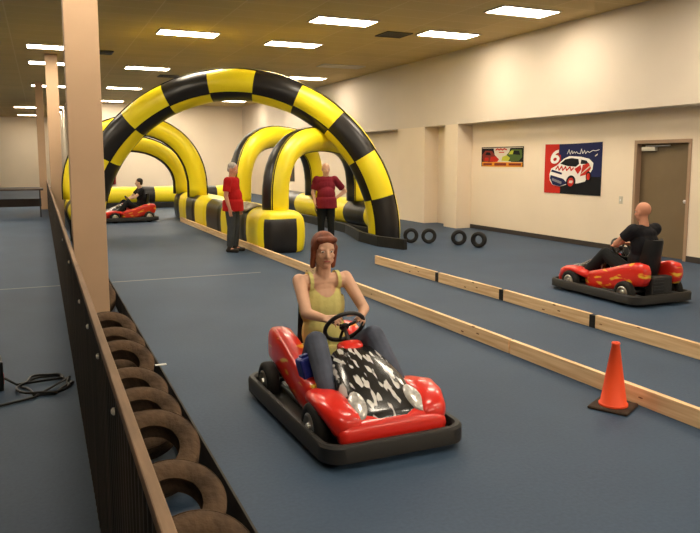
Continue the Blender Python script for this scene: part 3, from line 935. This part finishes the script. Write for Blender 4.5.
    # --- shirt
    bm = nb(); pad = .016
    torso(bm, pad, lower=False)
    lowz = W.get('hem', .06)
    a = pel.lerp(che, .30); b = pel - up*lowz
    ex, ey = .168*k + pad, .122*k + bel*.8 + pad
    rb = []
    for c_, sx, sy in ((a, ex*.96, ey*.98), (pel + up*.05, ex*1.03, ey*1.04), (b, ex*1.07, ey*1.08)):
        rb.append([bm.verts.new(c_ + fw*bel*.4 + rt*math.cos(2*PI*q/24)*sx + fw*math.sin(2*PI*q/24)*sy) for q in range(24)])
    for p, q in zip(rb, rb[1:]):
        for i in range(24): bm.faces.new((p[i], p[(i+1) % 24], q[(i+1) % 24], q[i]))
    bm.faces.new(rb[0][::-1]); bm.faces.new(rb[-1])
    if W['sleeve'] > 0:
        for i in (0, 1):
            e = sh[i].lerp(el[i], W['sleeve'])
            capsule(bm, sh[i], sh[i].lerp(el[i], .1), .058*k + pad, .058*k + pad)
            capsule(bm, sh[i], e, .056*k + pad, .050*k + pad, 14, flat=True)
        capsule(bm, nk - up*.05, nk + up*.005, .074*k, .066*k, 14, flat=True)     # collar
    so = remesh('shirt', bm, W['shirt'], vox, t, 3)
    if W.get('tank'):
        # open neckline and bare shoulders: keep only what lies below the straps
        b2 = bmesh.new(); b2.from_mesh(so.data); kill = []
        for v in b2.verts:
            q = v.co - che; hz = q.dot(up); hx = abs(q.dot(rt)); hy = q.dot(fw)
            side = hx > .125*k + .0 and hz > .06
            scoop = hz > .07 + (hx/.085)**2*.07 and hx < .085 and hy > -.02
            backs = hz > .12 + (hx/.085)**2*.04 and hx < .085 and hy <= -.02
            if side or scoop or backs: kill.append(v)
        bmesh.ops.delete(b2, geom=kill, context='VERTS'); b2.to_mesh(so.data); b2.free()
    # --- trousers
    bm = nb(); pad = .014
    ellipsoid(bm, pel + up*.0, (.168*k+pad, .118*k+pad, .115+pad), up, hipr)
    for i in (0, 1):
        capsule(bm, hp[i], kn[i], .088*k + pad, .066 + pad*.6)
        e = kn[i].lerp(an[i], .93)
        capsule(bm, kn[i], kn[i].lerp(an[i], .5), .066 + pad*.6, .062 + pad*.4)
        capsule(bm, kn[i].lerp(an[i], .45), e, .063 + pad*.4, .058, 14, flat=True)
    remesh('trousers', bm, W['trousers'], vox, t, 3)
    for i in (0, 1):
        bm = nb(); d = (to[i] - an[i]); d.z = 0; d.normalize()
        a0 = an[i] + V((0, 0, -.035)); zb = min(a0.z, to[i].z)
        capsule(bm, an[i] - d*.035 + V((0, 0, -.045)), to[i] + d*.02 + V((0, 0, .002)), .042, .036, 14)
        capsule(bm, an[i] + V((0, 0, .01)), an[i] + V((0, 0, -.04)), .047, .046)
        remesh('shoe', bm, W['shoe'], max(vox, .009), t, 2)
    return t

def scale_pose(J, s):
    out = {}
    for kx, v in J.items():
        if kx in ('face', 'hup'): out[kx] = v
        elif kx == 'hand': out[kx] = v
        elif isinstance(v, list): out[kx] = [tuple(c*s for c in p) for p in v]
        else: out[kx] = tuple(c*s for c in v)
    return out

# drivers: kart-local pose (x right, y forward)
def driver_pose(lean=0.0, face=(0, 1, -.08), knee=(.23, -.18)):
    return dict(
        pelvis=(0, -.40, .285), chest=(.01, -.435 + lean, .68), neck=(.01, -.425 + lean, .90), head=(.01, -.385 + lean, 1.075),
        face=face, hup=(0, .1, 1),
        sh=[(.185, -.42 + lean, .865), (-.165, -.42 + lean, .865)],
        el=[(.205, -.22 + lean, .675), (-.215, -.21 + lean, .675)],
        wr=[(.115, -.125, .65), (-.15, -.115, .645)],
        hand=[((-.35, .75, .05), (-.5, -.2, -.75), 1.05, (0, .2, 1)), ((.35, .75, .05), (.5, -.2, -.75), 1.05, (0, .2, 1))],
        hip=[(.09, -.40, .265), (-.09, -.40, .265)],
        kn=[(knee[0], .02, .535), (knee[1], .02, .535)],
        an=[(.245, .33, .21), (-.245, .33, .21)], toe=[(.25, .44, .20), (-.25, .44, .20)])

K1 = (1.80, 4.13, 0)
kart1 = make_kart('red go-kart with silver headlights in the foreground, driven by the woman in yellow', K1, PI)
bm = nb(); box(bm, -.055, .055, -.055, .055, -.085, .07, bev=.018); box(bm, -.03, .03, -.03, .03, .065, .085, bev=.008)
fb = obj('fuel_box', bm, 'blue', kart1); fb.location = (.285, .0, .375); fb.rotation_euler = (.15, .2, .1); fb['label'] = 'blue plastic box on the side pod'
human('person', 'woman with auburn hair in a pale yellow sleeveless top driving the foreground kart', K1, PI,
      driver_pose(0.0, face=(.12, 1, -.10)), dict(skin='skin', hair=('hair_auburn', 'long'), shirt='shirt_yellow', sleeve=0, tank=True, trousers='jeans', shoe='shoe_white', hem=.02, build=.98), vox=.0065)

K2 = (6.64, 6.68, 0)
make_kart('red go-kart driving away along the right wall beyond the boards', K2, 0)
human('person', 'bald person in a black shirt seated in the kart by the right wall', K2, 0,
      driver_pose(0.02, face=(-.15, 1, -.1)), dict(skin='skin_red', hair=None, shirt='shirt_black', sleeve=.55, trousers='trousers_black', shoe='shoe', hem=.03, build=1.08, belly=.03), vox=.009)

K3 = (2.14, 20.3, 0)
make_kart('small distant red go-kart crossing under the left tunnel arches', K3, PI/2 + .12)
human('person', 'small distant driver in black seated in the kart under the tunnel arches', K3, PI/2 + .12,
      driver_pose(0.02, face=(.3, 1, -.05)), dict(skin='skin', hair=('hair_dark', 'short'), shirt='shirt_black', sleeve=.6, trousers='trousers_black', shoe='shoe', hem=.03), vox=.012)

# standing men
def stand(s, arms, face, hup=(0, 0, 1), lean=0):
    J = dict(pelvis=(0, 0, .95), chest=(0, .01+lean, 1.26), neck=(0, .0+lean*1.3, 1.47), head=(0, .035+lean*1.5, 1.645), face=face, hup=hup,
             sh=[(.19, 0+lean, 1.42), (-.19, 0+lean, 1.42)], el=arms['el'], wr=arms['wr'], hand=arms['hand'],
             hip=[(.09, 0, .91), (-.09, 0, .91)], kn=[(.105, .02, .50), (-.105, .03, .50)], an=[(.11, -.02, .085), (-.12, .0, .085)],
             toe=[(.13, .13, .035), (-.15, .15, .035)])
    return scale_pose(J, s)
hang = dict(el=[(.245, -.02, 1.13), (-.245, -.02, 1.13)], wr=[(.25, .06, .88), (-.25, .06, .88)],
            hand=[((0, .15, -1), (-1, .1, 0), .3, (0, 1, 0)), ((0, .15, -1), (1, .1, 0), .3, (0, 1, 0))])
human('person', 'grey haired man in a bright red shirt standing by the checkered end block', (3.22, 12.75, 0), math.radians(-128),
      stand(.93, hang, (.05, 1, -.35)), dict(skin='skin_red', hair=('hair_grey', 'short'), shirt='shirt_red', sleeve=.72, trousers='trousers_grey', shoe='shoe', hem=.12, belly=.05, build=1.05), vox=.010)
akimbo = dict(el=[(.27, -.02, 1.14), (-.44, -.12, 1.17)], wr=[(.25, .10, .92), (-.20, .02, 1.01)],
              hand=[((-.05, .3, -1), (-1, .1, 0), .35, (0, 1, 0)), ((.75, .55, -.25), (.2, -.2, -1), .6, (.5, 1, 0))])
human('person', 'bald man in a maroon shirt, hand on hip, before the near tunnel arch', (5.15, 12.9, 0), math.radians(168),
      stand(.925, akimbo, (-.10, 1, -.12)), dict(skin='skin', hair=('hair_grey', 'fringe'), shirt='shirt_maroon', sleeve=.75, trousers='trousers_black', shoe='shoe', hem=.12, belly=.07, build=1.12), vox=.010)

# ------------------------------------------------------------------ posters on the right wall
def poly(bm, pts, depth, mi=0):
    """pts (u right, v up) in poster space -> wall plane facing -x; u grows towards -y"""
    vs = [bm.verts.new((-depth, -u, v)) for u, v in pts]
    f = bm.faces.new(vs); f.material_index = mi
    if f.normal.length == 0: f.normal_update()
    return f
def prints(name, shapes, mat, parent, depth):
    bm = nb()
    for i, s in enumerate(shapes):
        poly(bm, s, depth + .0002*i)
    r = bmesh.ops.extrude_face_region(bm, geom=bm.faces[:])
    for v in [e for e in r['geom'] if isinstance(e, bmesh.types.BMVert)]: v.co.x += .0015
    bmesh.ops.recalc_face_normals(bm, faces=bm.faces)
    return obj(name, bm, mat, parent)
def ell(cx, cy, rx, ry, n=20, rot=0): return [(cx + rx*math.cos(2*PI*k/n)*math.cos(rot) - ry*math.sin(2*PI*k/n)*math.sin(rot), cy + rx*math.cos(2*PI*k/n)*math.sin(rot) + ry*math.sin(2*PI*k/n)*math.cos(rot)) for k in range(n)]
def stroke(pts, w):
    out = []
    for (a, b) in zip(pts, pts[1:]):
        d = V((b[0]-a[0], b[1]-a[1])); 
        if d.length < 1e-6: continue
        d.normalize(); n = V((-d.y, d.x))*w/2; e = d*w*.3
        out.append([(a[0]-e.x+n.x, a[1]-e.y+n.y), (a[0]-e.x-n.x, a[1]-e.y-n.y), (b[0]+e.x-n.x, b[1]+e.y-n.y), (b[0]+e.x+n.x, b[1]+e.y+n.y)])
    return out

BW, BH = 1.66, 1.02
t = thing('wall_banner', 'large red and navy banner of a white race car and number 6', 'banner', (WX, 12.08, 1.01))
bm = nb()
nx, ny = 30, 14; g = []
for i in range(nx+1):
    row = []
    for j in range(ny+1):
        u, v = BW*i/nx, BH*j/ny
        sag = .012*math.sin(PI*u/BW)*(v/BH) - .02*(u/BW)*0
        row.append(bm.verts.new((-.012 - .004*math.sin(9*u + 3*v), -u, v + (.018*u/BW if j == ny else 0) - sag)))
    g.append(row)
for i in range(nx):
    for j in range(ny):
        u = BW*(i+.5)/nx; v = BH*(j+.5)/ny
        edge = .46 + .06*math.sin(v*4)
        m = 0 if u < edge*BW*.55 + .06 else (2 if v < .36*BH else 1)
        bm.faces.new((g[i][j], g[i+1][j], g[i+1][j+1], g[i][j+1])).material_index = m
r = bmesh.ops.extrude_face_region(bm, geom=bm.faces[:])
for v in [e for e in r['geom'] if isinstance(e, bmesh.types.BMVert)]: v.co.x += .003
bmesh.ops.recalc_face_normals(bm, faces=bm.faces)
obj('cloth', bm, ['p_red', 'p_blue', 'p_black'], t)
sx, sy = BW, BH
def sc(pts): return [(u*sx, v*sy) for u, v in pts]
# the number
six = []
N = 28; cx, cy, rx, ry, th = .190, .690, .082, .088, .40
ro = [(cx + rx*math.cos(2*PI*k/N), cy + ry*math.sin(2*PI*k/N)) for k in range(N+1)]
ri = [(cx + rx*th*math.cos(2*PI*k/N), cy + ry*th*math.sin(2*PI*k/N)) for k in range(N+1)]
for k in range(N): six.append(sc([ro[k], ro[k+1], ri[k+1], ri[k]]))
so_ = [(.108, .70), (.112, .76), (.135, .82), (.175, .865), (.235, .885)]
si_ = [(.165, .70), (.172, .75), (.188, .79), (.210, .815), (.238, .825)]
for k in range(4): six.append(sc([so_[k], so_[k+1], si_[k+1], si_[k]]))
six = [[(u + .22*(v-.62*sy), v) for u, v in q] for q in six]
prints('number_print', six, 'p_white', t, .022)
# signature
sig = [(.42, .80), (.45, .88), (.47, .79), (.50, .86), (.515, .80), (.54, .84), (.56, .81), (.585, .84), (.60, .81), (.65, .80), (.665, .89), (.69, .80), (.72, .86), (.735, .80), (.77, .845), (.80, .82), (.86, .86), (.90, .85), (.96, .87)]
prints('signature_print', stroke(sc(sig), .011), 'p_white', t, .020)
# race car
car = t
prints('car_body_print', [sc([(.10, .38), (.13, .50), (.24, .57), (.36, .70), (.46, .755), (.66, .74), (.80, .70), (.87, .62), (.86, .50), (.80, .38), (.74, .26), (.62, .22), (.46, .20), (.30, .14), (.16, .17), (.11, .26)])], 'p_white', t, .020)
prints('car_window_print', [sc([(.30, .60), (.39, .69), (.50, .715), (.62, .695), (.635, .60), (.58, .545), (.44, .555)]), sc([(.66, .60), (.67, .685), (.76, .665), (.80, .60)])], 'p_black', t, .024)
prints('car_hood_print', stroke(sc([(.22, .49), (.26, .55), (.28, .47), (.33, .55), (.35, .47), (.40, .54), (.42, .47), (.48, .54), (.50, .47), (.54, .52)]), .03) + [sc([(.66, .36), (.70, .58), (.80, .62), (.84, .52), (.78, .40)]), sc([(.56, .50), (.66, .58), (.68, .50), (.62, .40)])], 'p_red', t, .024)
prints('car_bumper_print', [sc([(.115, .30), (.125, .37), (.36, .30), (.43, .22), (.42, .20), (.30, .145), (.17, .175)]), sc([(.13, .44), (.15, .48), (.34, .42), (.33, .38)])], 'p_blue', t, .024)
prints('car_grille_print', [sc([(.15, .26), (.16, .31), (.34, .24), (.33, .19)])], 'p_grey', t, .027)
for (u, v, ru, rv, rot) in ((.50, .24, .085, .135, -.1), (.80, .36, .045, .10, 0)):
    wp = prints('car_wheel_print', [sc(ell(u, v, ru, rv, rot=rot))], 'p_black', t, .026)
    prints('car_wheel_rim_print', [sc(ell(u, v, ru*.62, rv*.65, rot=rot))], 'p_red', wp, .029)
prints('car_stripe_print', [sc([(.68, .40), (.69, .43), (.82, .57), (.82, .54)]), sc([(.90, .74), (.90, .76), (.94, .80), (.94, .77)]), sc([(.47, .22), (.48, .27), (.54, .27), (.53, .22)])], 'p_pale', t, .031)

PW, PH = 1.63, .46
t = thing('wall_poster', 'small wide poster of a red car and a green car on the right wall', 'poster', (WX, 14.44, 1.545))
bm = nb(); box(bm, -.012, 0, -PW, 0, 0, PH); obj('sheet', bm, 'p_pale', t)
sx, sy = PW, PH
prints('border_print', [sc([(0, .96), (0, 1), (1, 1), (1, .96)]), sc([(0, 0), (0, .96), (.02, .96), (.02, 0)]), sc([(.98, 0), (.98, .96), (1, .96), (1, 0)])], 'p_black', t, .014)
prints('strip_print', [sc([(.02, 0), (.02, .24), (.98, .22), (.98, 0)])], 'p_orange', t, .014)
prints('dark_background_print', [sc([(.02, .24), (.02, .93), (.30, .93), (.33, .60), (.30, .24)])], 'p_black', t, .0135)
prints('dark_background_print', [sc([(.72, .24), (.66, .60), (.70, .93), (.98, .93), (.98, .24)])], 'p_black', t, .0135)
prints('red_car_print', [sc([(.03, .28), (.02, .62), (.10, .82), (.26, .80), (.34, .58), (.42, .40), (.36, .24), (.20, .22)])], 'p_maroon', t, .015)
prints('red_hood_print', [sc([(.22, .26), (.24, .50), (.36, .52), (.44, .38), (.40, .24)]), sc([(.08, .30), (.09, .46), (.18, .46), (.18, .30)])], 'p_red', t, .017)
prints('green_car_print', [sc([(.58, .30), (.62, .60), (.74, .88), (.96, .84), (.97, .48), (.90, .30), (.74, .26)])], 'p_green', t, .015)
prints('lime_hood_print', [sc([(.50, .30), (.52, .50), (.62, .58), (.70, .44), (.66, .28)]), sc([(.66, .62), (.72, .80), (.80, .80), (.80, .62)])], 'p_lime', t, .017)
prints('dark_pattern', [sc([(.76, .62), (.78, .80), (.90, .78), (.93, .58)]), sc([(.10, .60), (.13, .74), (.22, .72), (.24, .58)])], 'p_black', t, .018)
prints('heading_print', stroke(sc([(.36, .84), (.40, .90), (.44, .84), (.48, .90), (.52, .84), (.56, .90), (.62, .85)]), .03) + stroke(sc([(.44, .72), (.56, .72)]), .02), 'p_red', t, .018)
prints('lettering_print', stroke(sc([(.06, .12), (.26, .12)]), .05) + stroke(sc([(.34, .12), (.60, .12)]), .06) + stroke(sc([(.68, .12), (.94, .12)]), .05), 'p_maroon', t, .016)

t = thing('wall_picture', 'dark picture on the far right wall seen between the tunnel arches', 'picture', (WX, 29.9, .80))
obj('frame', bx(-.03, 0, -1.6, 0, 0, 1.05), 'frame', t)
sx, sy = 1.6, 1.05
prints('image_print', [sc([(.1, .1), (.1, .45), (.6, .4), (.85, .15)]), sc([(.3, .6), (.35, .85), (.8, .8), (.7, .55)])], 'p_maroon', t, .032)
prints('highlight_print', [sc([(.2, .5), (.25, .58), (.6, .55), (.6, .48)])], 'p_pale', t, .034)

# fire extinguisher far at the back
t = thing('fire_extinguisher', 'small dark red cylinder on the far back wall above the distant kart', 'fire extinguisher', (3.15, 34.88, .55))
bm = nb(); lathe(bm, [(.08, 0), (.10, .03), (.10, .38), (.07, .46), (.03, .50)], 18); obj('cylinder', bm, 'exting', t, smooth=True)
bm = nb(); box(bm, -.03, .03, -.03, .03, .50, .56); box(bm, -.02, .02, -.13, .0, .55, .58); obj('valve', bm, 'blackpl', t)
obj('bracket', bx(-.05, .05, .09, .12, .05, .3), 'darkmetal', t)

# ------------------------------------------------------------------ left of the fence
t = thing('folding_table', 'long dark folding table far beyond the fence at the left edge', 'table', (-1.1, 23.2, 0))
obj('tabletop', bx(-1.15, 1.15, -.4, .4, .80, .85, bev=.008), 'table', t)
for (x, y) in ((-1.05, -.33), (1.05, -.33), (-1.05, .33), (1.05, .33)):
    obj('leg', bx(x-.02, x+.02, y-.02, y+.02, 0, .80), 'darkmetal', t)
obj('skirt_board', bx(-1.08, 1.08, .36, .38, .28, .52), 'table', t)

bm = nb(); pts = []
for k in range(64):
    a = 2*PI*k/32 + .6; r = .15 + .035*math.sin(k*.7) + (.03 if k > 32 else 0)
    pts.append((-.035 + r*math.cos(a)*1.0, 5.62 + .24*math.sin(a) + .02*math.sin(k), .012 + (.014 if k > 32 else 0)))
pts = [(-.315, 5.62, .10), (-.24, 5.66, .03)] + pts + [(-.12, 5.35, .012), (-.35, 5.25, .012), (-.6, 5.3, .012), (-.9, 5.1, .012)]
tube(bm, pts, .010, 6)
o = obj('cable', bm, 'blackpl', smooth=True); tag(o, 'coiled black cable lying on the floor left of the fence', 'cable')
t = thing('power_box', 'small black box with a red side beside the coiled cable at the left edge', 'box', (-.36, 5.72, 0), .1)
obj('case', bx(-.13, .03, -.10, .14, 0, .22, bev=.01), 'blackpl', t)
obj('side_plate', bx(.03, .034, -.05, .09, .04, .12), 'red', t)
bm = nb(); tube(bm, [(-.10, .02, .22), (-.10, .02, .26), (0, .02, .26), (0, .02, .22)], .008); obj('handle', bm, 'darkmetal', t, smooth=True)

# ------------------------------------------------------------------ camera
f, cyp = 700., 241.
pit = math.atan2(81, f); yaw = math.atan2(310, math.hypot(f, 81))
cam = bpy.data.cameras.new('camera'); co = bpy.data.objects.new('camera', cam); COL.objects.link(co)
cam.sensor_fit = 'HORIZONTAL'; cam.sensor_width = 36; cam.lens = 36*f/700
cam.shift_y = -(266.5 - cyp)/700
cam.clip_start = .05; cam.clip_end = 200
co.location = (0, 0, 1.7)
co.rotation_euler = Euler((PI/2 - pit, 0, -yaw), 'XYZ')
S.camera = co
w = bpy.data.worlds.new('world'); S.world = w; w.use_nodes = True
w.node_tree.nodes['Background'].inputs[0].default_value = (.05, .045, .04, 1)
S.view_settings.view_transform = 'Standard'; S.view_settings.look = 'None'; S.view_settings.gamma = 1
S.view_settings.use_curve_mapping = False; S.view_settings.exposure = 1.4
try:
    S.cycles.use_denoising = True; S.cycles.max_bounces = 8; S.cycles.diffuse_bounces = 5
except Exception: pass
